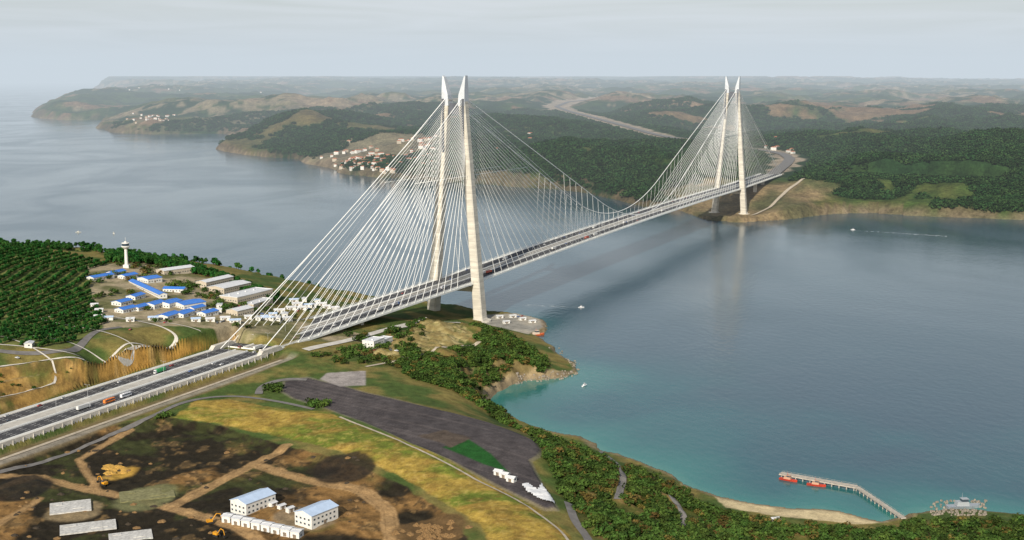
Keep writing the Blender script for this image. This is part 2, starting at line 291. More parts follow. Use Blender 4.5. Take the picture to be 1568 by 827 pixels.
c2=mixc(c2,ramp((.25,.18,.10),(.09,.085,.04),sm((m3-.38)/.25)),bare*.85)
c2=mixc(c2,(.40,.32,.24),sm((50+(RR-4000)*.012-dh+(m3-.5)*70)/20)*sm((s2-1800)/100)*.8)
tx,ty=G(585,247,12); c2=mixc(c2,(.25,.2,.14),sm((420-np.hypot(X2-tx,(Y2-ty)*.7)+(m5-.5)*300)/150)*.6)
far=grid_mesh('hills',X2,Y2,h2,{'Col':np.clip(c2,0,.8)},terrain_mat('hills_mat',.022,18.,.4,.35))
def hF(x,y): return gl(h2,az2[0],az2[-1],lr2[0],lr2[-1],x,y)
# ---------------------------------------------------------------- water
az3=np.radians(np.linspace(-40,40,420)); lr3=np.linspace(math.log(380),math.log(70000),520)
R3=np.exp(lr3)[:,None]; X3=R3*np.sin(az3)[None,:]; Y3=R3*np.cos(az3)[None,:]
dw=-sdf(coastN,X3,Y3,3000); nw=fbm(X3/60,Y3/60,4,31); nw2=fbm(X3/150,Y3/150,3,32)
shal=np.exp(-np.maximum(dw,0)/(20+95*nw*nw2*2.2))*np.where(dw<2000,1,0)*sm((Y3*-1+1480)/200)*.78
shal=np.maximum(shal,.3*np.exp(-np.maximum(dw,0)/25))
shal=np.clip(shal+.05*sm((1300-Y3)/600)+(nw2-.5)*.05,0,1)
wm=bpy.data.materials.new('water_mat'); wm.use_nodes=True; nt=wm.node_tree; b=nt.nodes['Principled BSDF']
at=nn(nt,'ShaderNodeAttribute'); at.attribute_name='shallow'
tc=nn(nt,'ShaderNodeTexCoord')
cr=nn(nt,'ShaderNodeValToRGB'); e=cr.color_ramp.elements; e[0].color=(.032,.072,.100,1); e[1].color=(.13,.31,.23,1); e.new(.25).color=(.024,.100,.118,1); e.new(.7).color=(.035,.175,.160,1)
nt.links.new(at.outputs['Fac'],cr.inputs[0]); nt.links.new(cr.outputs[0],b.inputs['Base Color'])
b.inputs['IOR'].default_value=1.33
n1=nn(nt,'ShaderNodeTexNoise'); n1.inputs['Scale'].default_value=.13; n1.inputs['Detail'].default_value=4
n2=nn(nt,'ShaderNodeTexNoise'); n2.inputs['Scale'].default_value=.012; n2.inputs['Detail'].default_value=6; n2.inputs['Distortion'].default_value=.4
mp=nn(nt,'ShaderNodeMapping'); mp.inputs['Scale'].default_value=(1,.6,1); mp.inputs['Rotation'].default_value=(0,0,.5); nt.links.new(tc.outputs['Object'],mp.inputs[0])
for n in (n1,n2): nt.links.new(mp.outputs[0],n.inputs['Vector'])
ma=nn(nt,'ShaderNodeMath',operation='MULTIPLY_ADD'); ma.inputs[1].default_value=1.6; nt.links.new(n2.outputs['Fac'],ma.inputs[0]); nt.links.new(n1.outputs['Fac'],ma.inputs[2])
bp=nn(nt,'ShaderNodeBump'); bp.inputs['Distance'].default_value=.65; bp.inputs['Strength'].default_value=.45; nt.links.new(ma.outputs[0],bp.inputs['Height']); nt.links.new(bp.outputs[0],b.inputs['Normal'])
n3=nn(nt,'ShaderNodeTexNoise'); n3.inputs['Scale'].default_value=.0022; n3.inputs['Detail'].default_value=5; n3.inputs['Distortion'].default_value=1.5; nt.links.new(mp.outputs[0],n3.inputs['Vector'])
mr=nn(nt,'ShaderNodeMapRange'); mr.inputs[1].default_value=.35; mr.inputs[2].default_value=.65; mr.inputs[3].default_value=.10; mr.inputs[4].default_value=.20; nt.links.new(n3.outputs['Fac'],mr.inputs[0]); nt.links.new(mr.outputs[0],b.inputs['Roughness'])
grid_mesh('water',X3,Y3,0*X3,{'shallow':np.clip(shal,0,1)},wm)
# ---------------------------------------------------------------- bridge
conc=mat('tower_concrete',(.54,.51,.44),.8,.2,.12,stretch=(.35,.35,2.2)); white=mat('white_cable_paint',(.9,.9,.87),.5,.04,.1)
decks=mat('deck_steel_white',(.84,.84,.80),.5,.08,.05); asph=mat('asphalt',(.06,.061,.065),.85,.2,.2); line=mat('road_paint',(.75,.75,.72),.6,.1,.5)
bal=mat('median_concrete',(.46,.44,.39),.85,.15,.15); steel=mat('dark_steel',(.10,.11,.13),.5,.2,.1); crownm=mat('crown_steel',(.50,.53,.56),.45,.08,.1); wallc=mat('retaining_wall_concrete',(.56,.53,.47),.85,.18,.12)
br=empty('suspension_bridge')
def legp(z): return 36-(36-11.5)*z/300.
def zz(s,p,z): x,y=BP(s,p); return (x,y,z)
for ti,s0 in enumerate((0,LS)):
    mb=MB(); cb=MB()
    for sg in (-1,1):
        secs=[(-6,10,8.2),(6,9.5,7.8),(8,8.2,6.6),(60,7.6,6.2),(150,6.8,5.5),(240,6.2,4.9),(296,6,4.7)]
        rings=[]
        for z,hb,hp in secs:
            pc=sg*legp(z); c=1.3
            pts=[(-hb+c,-hp),(hb-c,-hp),(hb,-hp+c),(hb,hp-c),(hb-c,hp),(-hb+c,hp),(-hb,hp-c),(-hb,-hp+c)]
            rings.append([zz(s0+a,pc+b_,z) for a,b_ in pts])
        vs=[v for r in rings for v in r]; fs=[]
        for k in range(len(rings)-1):
            for i in range(8): fs.append((k*8+i,k*8+(i+1)%8,(k+1)*8+(i+1)%8,(k+1)*8+i))
        fs.append(tuple(range(len(vs)-8,len(vs)))); mb.add(vs,fs,0)
        pc=sg*legp(296); o=sg*4.9; i_=-sg*4.9
        b4=[zz(s0-6.15,pc+o,288),zz(s0+6.15,pc+o,288),zz(s0+6.15,pc+i_,288),zz(s0-6.15,pc+i_,288)]
        m4_=[zz(s0-5.9,pc+o*1.0,309),zz(s0+5.9,pc+o*1.0,309),zz(s0+5.9,pc+i_*.8,302),zz(s0-5.9,pc+i_*.8,302)]
        t4=[zz(s0-3.4,pc+o*1.02,327),zz(s0+3.4,pc+o*1.02,327),zz(s0+3.4,pc+o*.55,325),zz(s0-3.4,pc+o*.55,325)]
        fs=[]
        for k in (0,4): fs+=[(k+i,k+(i+1)%4,k+4+(i+1)%4,k+4+i) for i in range(4)]
        fs+=[(8,9,10,11),(3,2,1,0)]; cb.add(b4+m4_+t4,fs,0)
        x,y=BP(s0-6.3,sg*legp(262)); mb.box(x,y,262,3.2,1.2,70,1,rz=math.atan2(Bd[1],Bd[0])+math.pi/2)
        x,y=BP(s0+6.3,sg*legp(262)); mb.box(x,y,262,3.2,1.2,70,1,rz=math.atan2(Bd[1],Bd[0])+math.pi/2)
        x,y=BP(s0,sg*36); mb.cyl(x,y,-5,5.5,15,14,20,0)
        for zz_ in range(12,296,9):
            hb=np.interp(zz_,[q[0] for q in secs],[q[1] for q in secs]); hp=np.interp(zz_,[q[0] for q in secs],[q[2] for q in secs]); x,y=BP(s0,sg*legp(zz_))
            mb.box(x,y,zz_,2*hb-2.4,2*hp+.16,.35,2,rz=math.atan2(Bd[1],Bd[0])); mb.box(x,y,zz_+.01,2*hb+.16,2*hp-2.4,.33,2,rz=math.atan2(Bd[1],Bd[0]))
    rz=math.atan2(Pd[1],Pd[0])
    x,y=BP(s0,0); mb.box(x,y,284,2*legp(284)-8,7,14,1,rz=rz); mb.box(x,y,deckz(s0)-9.5,2*legp(48)-8,8,6,0,rz=rz)
    obj('tower_legs',mb.mesh('tower_legs',[conc,steel,mat('joint_concrete',(.34,.32,.27),.9,.2,.3)]),br); obj('tower_crown',cb.mesh('tower_crown',[crownm]),br)
def deck(name,s0,s1,step,prof,m,zf=deckz,parent=br):
    ss=np.arange(s0,s1+.1,step); mb=MB(); n=len(prof); vs=[]
    for s in ss: vs+=[zz(s,p,zf(s)+dz) for p,dz in prof]
    fs=[(k*n+i,k*n+(i+1)%n,(k+1)*n+(i+1)%n,(k+1)*n+i) for k in range(len(ss)-1) for i in range(n)]
    fs+=[tuple(range(n-1,-1,-1)),tuple(range(len(vs)-n,len(vs)))]
    mb.add(vs,fs); return obj(name,mb.mesh(name,[m]),parent)
sA=-455; sZ=LS+450
deck('deck_girder',sA,sZ,24,[(-29.5,0),(29.5,0),(29.5,-1.9),(20,-5.4),(-20,-5.4),(-29.5,-1.9)],decks)
rd=empty('road')
for a0,a1,nm,par in ((sA,sZ,'bridge',br),(-1500,sA,'approach',rd)):
    for lo,hi in ((-26.5,-7.5),(7.5,26.5)):
        deck(nm+'_carriageway',a0,a1,24,[(lo,.10),(hi,.10),(hi,.02),(lo,.02)],asph,parent=par)
        for q in (lo+1.2,hi-1.2): deck(nm+'_edge_line',a0,a1,24,[(q-.2,.115),(q+.2,.115),(q+.2,.105),(q-.2,.105)],line,parent=par)
        mb=MB()
        for q in (lo+5.3,lo+9.5,lo+13.7):
            for s in np.arange(a0+4,a1-10,14):
                vs=[zz(s+a,q+b_,deckz(s)+.13) for a,b_ in ((0,-.15),(6,-.15),(6,.15),(0,.15))]; mb.add(vs,[(0,1,2,3)])
        obj(nm+'_lane_marks',mb.mesh(nm+'_lane_marks',[line]),par)
    deck(nm+'_median',a0,a1,24,[(-6.8,.35),(6.8,.35),(6.8,.02),(-6.8,.02)],bal,parent=par)
    for q in (-28.6,-7.1,7.1,27.4): deck(nm+'_barrier',a0,a1,24,[(q-.3,1.2),(q+.3,1.2),(q+.5,.02),(q-.5,.02)],decks,parent=par)
deck('road_bed',-1500,sA,24,[(-31,.0),(31,.0),(31,-1),(-31,-1)],wallc,parent=rd)
deck('retaining_wall',-1500,sA-2,24,[(31.05,1.0),(32.0,1.0),(32.6,-9),(31.05,-9)],wallc,parent=None)
mb=MB()
for s in np.arange(-1490,sA-4,10):
    x,y=BP(s,32.5); mb.box(x,y,51.2,.5,.5,9,0,rz=math.atan2(Bd[1],Bd[0]))
obj('retaining_wall_pilasters',mb.mesh('retaining_wall_pilasters',[wallc]),bpy.data.objects['retaining_wall'])
mb=MB()
for s in np.arange(sA,sZ,8):
    for q in (-29.2,29.2): mb.tube(zz(s,q,deckz(s)),zz(s,q,deckz(s)+2.8),.16)
for q in (-29.2,29.2):
    for hh in (.8,1.5,2.1,2.8):
        ss=np.arange(sA,sZ,24)
        for a,b_ in zip(ss[:-1],ss[1:]): mb.tube(zz(a,q,deckz(a)+hh),zz(b_,q,deckz(b_)+hh),.15)
for q in (-3.4,-2,2,3.4):
    ss=np.arange(sA,sZ,48)
    for a,b_ in zip(ss[:-1],ss[1:]): mb.tube(zz(a,q,deckz(a)+.5),zz(b_,q,deckz(b_)+.5),.12,mi=1)
obj('windshield_railing',mb.mesh('windshield_railing',[decks,steel]),br)
rzB=math.atan2(Bd[1],Bd[0])
mb=MB(); mb.tube((0,0,0),(0,0,11),.14,.08,6)
for sg in (-1,1): mb.tube((0,0,11),(0,sg*2.2,11.6),.07,.06,5); mb.box(0,sg*2.5,11.6,.35,1.1,.18)
lampm=mb.mesh('street_lamp',[mat('galvanised_steel',(.45,.46,.47),.5,.05)])
for s in np.arange(-1200,LS+440,48): 
    x,y=BP(s,6.2 if int(s/48)%2 else -6.2); obj('street_lamp',lampm,None,(x,y,deckz(s)+.35),rzB)
# cables
mb=MB(); RC=.30
for ti,(s0,dr) in enumerate(((0,1),(LS,-1))):
    for sg in (-1,1):
        for i in range(22):
            zt=228+i*64/21.; pt=sg*legp(zt)
            sm_=s0+dr*(62+i*22.); sb=s0-dr*(52+i*18.8)
            for sx,so in ((sm_,6.4*dr),(sb,-6.4*dr)):
                mb.tube(zz(s0+so,pt,zt),zz(sx,sg*28.2,deckz(sx)+.8),RC)
                mb.tube(zz(sx,sg*28.2,deckz(sx)+.1),zz(sx,sg*28.2,deckz(sx)+1.6),.6,.4,6)
obj('stay_cables',mb.mesh('stay_cables',[white]),br)
mb=MB(); tcc=.33; aa=(300-77)/(tcc*tcc+2*tcc*(1-tcc))
def mcz(s):
    t=abs((s-LS/2)/(LS/2)); return 77+(aa*t*t if t<tcc else aa*tcc*tcc+2*aa*tcc*(t-tcc))
def mcp(s): t=abs((s-LS/2)/(LS/2)); return 26.5-(26.5-11.5)*t**1.5
def cable_run(mb,pts,r,n=8):
    P=np.array(pts); T=np.gradient(P,axis=0); T/=np.linalg.norm(T,axis=1)[:,None]; vs=[]
    for p,t in zip(P,T):
        u=np.cross(t,(0,0,1)); u/=np.linalg.norm(u); w_=np.cross(t,u); vs+=[p+r*(math.cos(2*math.pi*i/n)*u+math.sin(2*math.pi*i/n)*w_) for i in range(n)]
    mb.add(vs,[(k*n+i,k*n+(i+1)%n,(k+1)*n+(i+1)%n,(k+1)*n+i) for k in range(len(P)-1) for i in range(n)])
for sg in (-1,1):
    cable_run(mb,[zz(a,sg*mcp(a),mcz(a)) for a in np.linspace(0,LS,80)],.55)
    for s in np.arange(LS/2-24*16,LS/2+24*16+1,24): mb.tube(zz(s,sg*mcp(s),mcz(s)),zz(s,sg*27.5,deckz(s)),.15)
    for s0,dr in ((0,-1),(LS,1)):
        cable_run(mb,[zz(s0+dr*470*t,sg*(11.5+(24-11.5)*t),300+(56-300)*t-10*4*t*(1-t)*.6) for t in np.linspace(0,1,16)],.5)
    for s0,dr,a,b_ in ((0,1,-148,190),(LS,-1,-150,150)):
        mb.tube(zz(s0+dr*a,sg*21,198),zz(s0+dr*b_,sg*21,196),.25)
obj('main_cables',mb.mesh('main_cables',[white],True),br)
mb=MB()
for sx in (sA-6,sZ+6):
    for sg in (-1,1):
        x,y=BP(sx,sg*29.); mb.box(x,y,57,40,5,5,0,tx=.7,rz=rzB)
for sx in (-430,-350,-270):
    for sg in (-1,1):
        x,y=BP(sx,sg*15); g=float(hN(x,y)); mb.box(x,y,(g-2+50)/2,6,8,52-g,0,rz=rzB)
for sx in (LS+190,LS+270,LS+340):
    for sg in (-1,1):
        x,y=BP(sx,sg*15); g=float(hF(x,y)); 
        if g<56: mb.box(x,y,(g-2+59)/2,6,8,61-g,0,rz=rzB)
obj('anchorage_blocks',mb.mesh('anchorage_blocks',[wallc]),br)
# ---------------------------------------------------------------- draped strips
def strip(name,pts,w,m,hf,dz=.35,step=8,absz=False,parent=None):
    P=np.array([p[:2] for p in pts],float); L=np.concatenate([[0],np.cumsum(np.hypot(*np.diff(P,axis=0).T))])
    n=max(3,int(L[-1]/step)); t=np.linspace(0,L[-1],n); xs=np.interp(t,L,P[:,0]); ys=np.interp(t,L,P[:,1])
    if len(P)>2:
        for _ in range(max(1,int(18/step*2))):
            xs[1:-1]=(xs[:-2]+2*xs[1:-1]+xs[2:])/4; ys[1:-1]=(ys[:-2]+2*ys[1:-1]+ys[2:])/4
    zs=np.interp(t,L,[p[2] for p in pts]) if absz else None
    tx=np.gradient(xs); ty=np.gradient(ys); l=np.hypot(tx,ty); nx=ty/l; ny=-tx/l; mb=MB(); vs=[]
    K_=5
    for i in range(n):
        for j in range(K_):
            o=(j/(K_-1)-.5)*w; x=xs[i]+nx[i]*o; y=ys[i]+ny[i]*o
            vs.append((x,y,(zs[i] if absz else float(hf(x,y)))+dz))
    fs=[(i*K_+j,i*K_+j+1,(i+1)*K_+j+1,(i+1)*K_+j) for i in range(n-1) for j in range(K_-1)]
    mb.add(vs,fs); return obj(name,mb.mesh(name,[m]),parent)
gravel=mat('pale_gravel',(.44,.38,.29),.9,.2,.3); concs=mat('drain_concrete',(.58,.54,.47),.85,.15,.3); asphg=mat('grey_asphalt',(.17,.16,.15),.9,.2,.15)
def H3(l): return [hit(u,v) for u,v in l]
strip('service_road',GL([(-60,556),(20,553),(60,550),(100,545),(125,530),(150,512),(185,505)],81),7,asphg,hN,.4,5)
# drainage channels run along the berms of the cut
def berm(frac,off=0.):
    out=[]
    for q in np.linspace(0,1,26):
        s=-1250+q*(770); bx,by=BP(s,-36); i=np.arange(0,160,2.); lx=bx-Pd[0]*i; ly=by-Pd[1]*i
        dtt,_=pldist(cut_top,lx,ly,400); tv=i/(i+dtt+.1); k=int(np.argmin(np.abs(tv-frac))); out.append((lx[k],ly[k]))
    return out
for fr_,w in ((.30,1.5),(.635,1.9),(.965,1.9)): strip('drainage_channel',berm(fr_),w,concs,hN,.55,4)
strip('gravel_path',[G(u,v,48) for u,v in ((-60,738),(60,700),(150,668),(230,640),(275,618),(320,606),(360,603),(400,607),(440,614),(480,624))],4.5,asphg,hN,.4,5)
strip('gravel_path',[G(u,v,48) for u,v in ((520,637),(560,656),(630,690),(690,713),(740,735),(790,760),(830,780),(860,800),(878,822))],2.2,gravel,hN,.4,5)
strip('roadside_track',[BP(s,43) for s in range(-1300,-430,40)],4,gravel,hN,.35,6)
strip('access_ramp',[BP(s,p) for s,p in ((-430,50),(-360,52),(-280,50),(-200,46),(-120,44),(-70,42))],9,wallc,hN,.6,6)
strip('access_road',H3([(396,604),(398,594),(412,586),(440,580),(470,582)]),7,asphg,hN,.45,4)
strip('dirt_track',H3([(560,562),(600,556),(650,545),(690,533),(740,522)]),3.5,gravel,hN,.5,4)
strip('hillside_path',H3([(920,690),(945,710),(955,735),(945,765)]),5,asphg,hN,.5,4)
strip('hillside_path',H3([(1005,745),(1030,765),(1048,785),(1050,805)]),5,asphg,hN,.5,4)
strip('coast_road',H3([(870,770),(880,800),(905,830),(900,860)]),6,asphg,hN,.5,4)
strip('highway',hwr,34,asphg,hF,1.,30,True); strip('headland_track',[G(u,v,z) for u,v,z in ((1150,326,12),(1180,312,25),(1205,298,35),(1230,289,42))],9,gravel,hF,2.,12)
# ---------------------------------------------------------------- trees
bark=mat('bark',(.10,.07,.05),.9); 
leafs=[mat('pine_foliage',(.020,.078,.014),.8,.35,.6,rnd=.45,spec=.1),mat('scrub_foliage',(.045,.085,.016),.8,.35,.6,rnd=.5,spec=.1),mat('distant_foliage',(.020,.050,.014),.9,.35,.3,rnd=.45,spec=.1),mat('autumn_foliage',(.11,.085,.022),.8,.3,.6,rnd=.4,spec=.1)]
def tree_mesh(name,hh,w,leaf,seed,nl=150,con=False,ls=.9):
    r=random.Random(seed); mb=MB(); mb.tube((0,0,-.5),(0.15,0,hh*.75),.22,.08,6,1)
    cl=[]
    for i in range(8):
        a=r.uniform(0,6.28); zc=hh*r.uniform(.35,.85); rad=w*.55*(1.15-zc/hh if con else math.sqrt(max(.1,1-abs(zc/hh-.55)*1.3)))
        c=(rad*math.cos(a),rad*math.sin(a),zc); mb.tube((0.05,0,zc-hh*.15),c,.09,.03,4,1); cl.append((c,w*r.uniform(.22,.36)))
    cl.append(((0,0,hh*.85),w*.25)); cl.append(((0,0,hh*.55),w*.4))
    for i in range(nl):
        c,rr=r.choice(cl)
        while True:
            q=[r.uniform(-1,1) for _ in range(3)]
            if .3<sum(k*k for k in q)<1: break
        ctr=np.array(c)+np.array(q)*rr*np.array([1,1,.8]); nrm=np.array(q)+np.array([r.uniform(-.5,.5) for _ in range(3)])+np.array([0,0,.4]); nrm/=np.linalg.norm(nrm)
        u=np.cross(nrm,(r.random(),r.random(),r.random())); u/=np.linalg.norm(u); v=np.cross(nrm,u); s=ls*r.uniform(.5,1.1)
        mb.add([tuple(ctr+s*(a*u+b_*v)) for a,b_ in ((-1,-.3),(.2,-.8),(1,.2),(-.1,.9))],[(0,1,2,3)],0)
    return mb.mesh(name,[leaf,bark])
def scatter(name,pts,me,smin,smax):
    n=len(pts)
    if n==0: return
    P=np.array(pts); s=rng.uniform(smin,smax,n)/2; a=rng.uniform(0,6.28,n); vs=np.zeros((n,4,3))
    for k in range(4):
        vs[:,k,0]=P[:,0]+s*1.414*np.cos(a+k*math.pi/2); vs[:,k,1]=P[:,1]+s*1.414*np.sin(a+k*math.pi/2); vs[:,k,2]=P[:,2]
    m=bpy.data.meshes.new(name); m.from_pydata(vs.reshape(-1,3).tolist(),[],[tuple(range(4*i,4*i+4)) for i in range(n)]); m.update()
    o=obj(name,m); o.instance_type='FACES'; o.use_instance_faces_scale=True; o.instance_faces_scale=1.; o.show_instancer_for_render=False; o.show_instancer_for_viewport=False
    c=obj(name+'_tree',me,o); return o
def gridval(g,x,y): return gl(g,az0,az1,lr[0],lr[-1],x,y)
def inside(polyname,n,cond=None,poly=None):
    P=np.array(poly if poly is not None else Zn[polyname]); x=rng.uniform(P[:,0].min(),P[:,0].max(),n); y=rng.uniform(P[:,1].min(),P[:,1].max(),n)
    k=(sdf(P,x,y,5)>0)&(gridval(d,x,y)>5); x=x[k];y=y[k]
    if cond is not None: k=cond(x,y); x=x[k];y=y[k]
    return np.stack([x,y,hN(x,y)-.2],1)
pines=[tree_mesh('pine_%d'%i,5.2,3.6,leafs[0],i,130,True,.75) for i in range(3)]
scr=[tree_mesh('scrub_%d'%i,5.5,6.5,leafs[1],10+i,150,False,.95) for i in range(2)]+[tree_mesh('autumn_0',5.5,6,leafs[3],15,130,False,.9)]
dist=[tree_mesh('distant_%d'%i,11,17,leafs[2],20+i,130,False,2.4) for i in range(2)]
# plantation rows, following the contour in gentle waves
P=np.array(Zn['forest']); gx_,gy_=np.meshgrid(np.arange(-1100,1100,3.2),np.arange(-1100,1100,15.)); a=1.45
gy_=gy_+18*np.sin(gx_/95.)+3*np.sin(gx_/31.)
x=(gx_*math.cos(a)-gy_*math.sin(a)).ravel()-650; y=(gx_*math.sin(a)+gy_*math.cos(a)).ravel()+1450
x+=rng.normal(0,.7,x.shape); y+=rng.normal(0,.5,x.shape)
k=(sdf(P,x,y,5)>0)&(gridval(d,x,y)>6)&(np.abs(np.arctan2(x,y))<.56)&(rng.random(x.shape)>.05); fp=np.stack([x[k],y[k],hN(x[k],y[k])-.2],1)
strp=GL([(160,398),(250,400),(300,409),(360,424),(425,438),(418,452),(370,440),(330,424),(230,410),(165,412)],77)
sp=inside(None,5000,None,strp); bk=inside(None,5000,None,[(-900,1700),(-250,1640),(-250,1700),(-900,1850)])
ix=rng.integers(0,3,len(fp))
for i in range(3): scatter('pine_plantation',fp[ix==i],pines[i],.8,1.25)
allp=np.concatenate([sp[:700],bk[:900]]); ix=rng.integers(0,3,len(allp))
for i in range(3): scatter('pine_forest',allp[ix==i],pines[i],1.2,2.)
A_=inside('slopeR',11000,lambda x,y:(gridval(fbm(X/28,Y/28,3,41),x,y)>.34)&(gridval(SD['beach'],x,y)<-2)&(gridval(SD['lot'],x,y)<-4))
def offpath(A): 
    k=np.ones(len(A),bool)
    for l in ([(920,690),(945,710),(955,735),(945,765)],[(1005,745),(1030,765),(1048,785),(1050,805)],[(870,770),(880,800),(905,830),(900,860)]):
        dd,_=pldist([h_[:2] for h_ in H3(l)],A[:,0],A[:,1],50); k&=dd>5
    return A[k]
A_=offpath(A_)
B_=inside('head',7000,lambda x,y:(gridval(slope,x,y)<.9)&(gridval(fbm(X/35,Y/35,3,42),x,y)>.47)&(gridval(SD['cliffz'],x,y)<0)&((x-N0[0])*Pd[0]+(y-N0[1])*Pd[1]>48))
C_=inside('cut',4000,lambda x,y:(gridval(fbm(X/50,Y/20,3,43),x,y)>.56)&((x-N0[0])*Pd[0]+(y-N0[1])*Pd[1]<-38))*1.
D_=inside('camp',1500,lambda x,y:gridval(fbm(X/40,Y/40,3,44),x,y)>.56)
E_=inside(None,600,lambda x,y:(np.abs((x-N0[0])*Pd[0]+(y-N0[1])*Pd[1])>40),GL([(470,560),(600,515),(650,495),(640,560),(560,566)],45))
cb_=np.array([hit(u+random.uniform(-14,14),v+random.uniform(-3,3)) for u,v in [(422,598)]*10+[(487,622)]*14+[(245,640)]*3])
rb_=np.array([BP(s+random.uniform(-6,6),-39+random.uniform(-1,1))+(54,) for s in np.arange(-1100,-480,22)])
allp=np.concatenate([A_,B_[:1800],D_[:160],E_[:90]]); ix=rng.choice(3,len(allp),p=[.45,.44,.11])
for i in range(3): scatter('scrub_trees',allp[ix==i],scr[i],.45,1.25)
scatter('bushes',np.concatenate([cb_]),scr[0],.7,1.1); scatter('bushes',np.concatenate([C_[:420],rb_]),scr[1],.25,.55)
# distant forest
n=170000; a=rng.uniform(-.5,.5,n); r=2600+5400*rng.uniform(0,1,n)**1.3; x=r*np.sin(a); y=r*np.cos(a)
def g2(g,x,y): return gl(g,az2[0],az2[-1],lr2[0],lr2[-1],x,y)
k=(g2(d2,x,y)>15)&(g2(dh,x,y)>75)&(g2(bare,x,y)<.4)&(g2(m1*.4+m5*.6,x,y)<.575)&(g2(sl2,x,y)<.8)&(np.hypot(x-tx,(y-ty)*.7)>260); x=x[k];y=y[k]; P=np.stack([x,y,hF(x,y)-1.5],1); ix=rng.integers(0,2,len(P))
for i in range(2): scatter('distant_forest',P[ix==i],dist[i],.55,1.25)
# ---------------------------------------------------------------- buildings
blue=mat('blue_metal_roof',(.05,.19,.60),.45,.12,.3); wroof=mat('white_metal_roof',(.62,.63,.64),.5,.1,.3); wallw=mat('white_wall',(.66,.65,.61),.8,.1,.4); glass=mat('window_glass',(.05,.07,.09),.15,.1,1.,spec=.5)
beige=mat('beige_wall',(.48,.42,.33),.8,.12,.4); tile=mat('clay_tile_roof',(.38,.14,.07),.8,.2,.6); lroof=mat('light_blue_roof',(.45,.56,.72),.45,.08,.3); doorm=mat('door_paint',(.2,.16,.12),.6)
def building(name,x,y,z,L,Wd,hh,rh,yaw,rm,wmat,flat=False):
    e_=empty(name,(x,y,z),yaw)
    mb=MB(); a,b_=L/2,Wd/2
    if flat: mb.box(0,0,(hh-1.5)/2,L,Wd,hh+1.5)
    else:
        vs=[(-a,-b_,-1.5),(a,-b_,-1.5),(a,b_,-1.5),(-a,b_,-1.5),(-a,-b_,hh),(a,-b_,hh),(a,b_,hh),(-a,b_,hh),(-a,0,hh+rh-.05),(a,0,hh+rh-.05)]
        mb.add(vs,[(0,1,5,4),(2,3,7,6),(1,2,6,9,5),(3,0,4,8,7)])
    obj('walls',mb.mesh('walls',[wmat]),e_)
    mb=MB(); o=.5
    if flat:
        mb.box(0,0,hh+.1,L-.6,Wd-.6,.2)
        for cx,cy,lx,ly in ((0,-b_,L+.4,.4),(0,b_,L+.4,.4),(-a,0,.4,Wd-.4),(a,0,.4,Wd-.4)): mb.box(cx,cy,hh+.35,lx,ly,.7)
        for k in range(max(1,int(L/14))): mb.box(-a+7+14*k,random.uniform(-.2,.2)*Wd,hh+.8,2,1.6,1.2)
    else:
        k=rh/b_
        for sg in (-1,1):
            vs=[(-a-o,sg*(b_+o),hh-o*k),(a+o,sg*(b_+o),hh-o*k),(a+o,0,hh+rh),(-a-o,0,hh+rh)]; vt=[(p[0],p[1],p[2]+.22) for p in vs]
            mb.add(vs+vt,[(0,1,2,3),(4,5,6,7),(0,1,5,4),(1,2,6,5),(3,0,4,7)])
        mb.box(0,0,hh+rh+.25,L+1,.7,.16)
        for q in np.arange(-a,a,max(2.5,L/9)): 
            for sg in (-1,1): mb.box(q,sg*b_*.5,hh+rh*.5+.28,.12,.2,.1)
    obj('roof',mb.mesh('roof',[rm]),e_)
    mb=MB(); fl=max(1,int(hh//3.2))
    for k in range(fl):
        zc=1.8+3.2*k
        for q in np.arange(-a+2.5,a-1.5,3.6):
            for sg in (-1,1): mb.box(q,sg*(b_+.02),zc,1.5,.12,1.2)
        for q in np.arange(-b_+2.5,b_-1.5,3.6):
            for sg in (-1,1): mb.box(sg*(a+.02),q,zc,.12,1.5,1.2)
    mb.box(0,-b_-.04,1.1,2.2,.14,2.4,1)
    obj('windows_and_door',mb.mesh('windows_and_door',[glass,doorm]),e_)
    return e_
def bld(name,p1,p2,Wd,hh,rh,rm,wm_,flat=False,z=None):
    a=hit(*p1); b_=hit(*p2); L=math.hypot(b_[0]-a[0],b_[1]-a[1]); yaw=math.atan2(b_[1]-a[1],b_[0]-a[0]); x=(a[0]+b_[0])/2;y=(a[1]+b_[1])/2
    return building(name,x,y,float(hN(x,y)),L,Wd,hh,rh,yaw,rm,wm_,flat)
for p1,p2,w,hh in (((138,429),(170,425),12,4),((168,422),(188,419),12,4),((186,427),(206,424),12,4),((203,432),(250,457),9,4),((218,432),(240,430),22,5),((252,445),(284,448),10,4),((178,468),(196,464),13,4),((182,479),(204,475),12,4),((205,476),(222,472),12,4),((200,459),(216,455),12,4),((228,473),(246,468),14,5),((250,471),(270,466),16,5),((272,471),(306,468),24,5),((248,489),(268,484),14,4),((272,486),(290,481),14,4),((308,484),(328,481),12,4),((292,477),(310,474),10,4)):
    bld('blue_roofed_barrack',p1,p2,w,hh,1.6,blue,wallw)
for p1,p2,w,hh in (((245,419),(292,417),18,6),((308,441),(350,436),16,9),((330,448),(372,444),26,8),((350,462),(405,458),26,9),((380,470),(410,466),14,5),((355,482),(380,480),16,6)):
    bld('white_depot_building',p1,p2,w,hh,1.8,wroof,beige,random.random()<.4)
for u,v in ((145,470),(152,478),(150,488),(165,490),(300,492),(322,492),(345,490),(360,494),(395,490),(405,488),(418,484),(428,478),(436,484),(446,474),(455,468),(462,474),(470,470),(480,470),(492,468),(500,472),(440,490),(425,490),(410,490),(512,474),(336,470),(235,490),(200,492),(45,530),(450,462),(466,461),(486,463),(380,488),(330,478)):
    x,y,z=hit(u,v); building('site_cabin',x,y,z,random.uniform(7,13),random.uniform(5,8),3.2,.8,random.choice((.2,.25,1.75)),random.choice((wroof,wroof,lroof)),wallw)
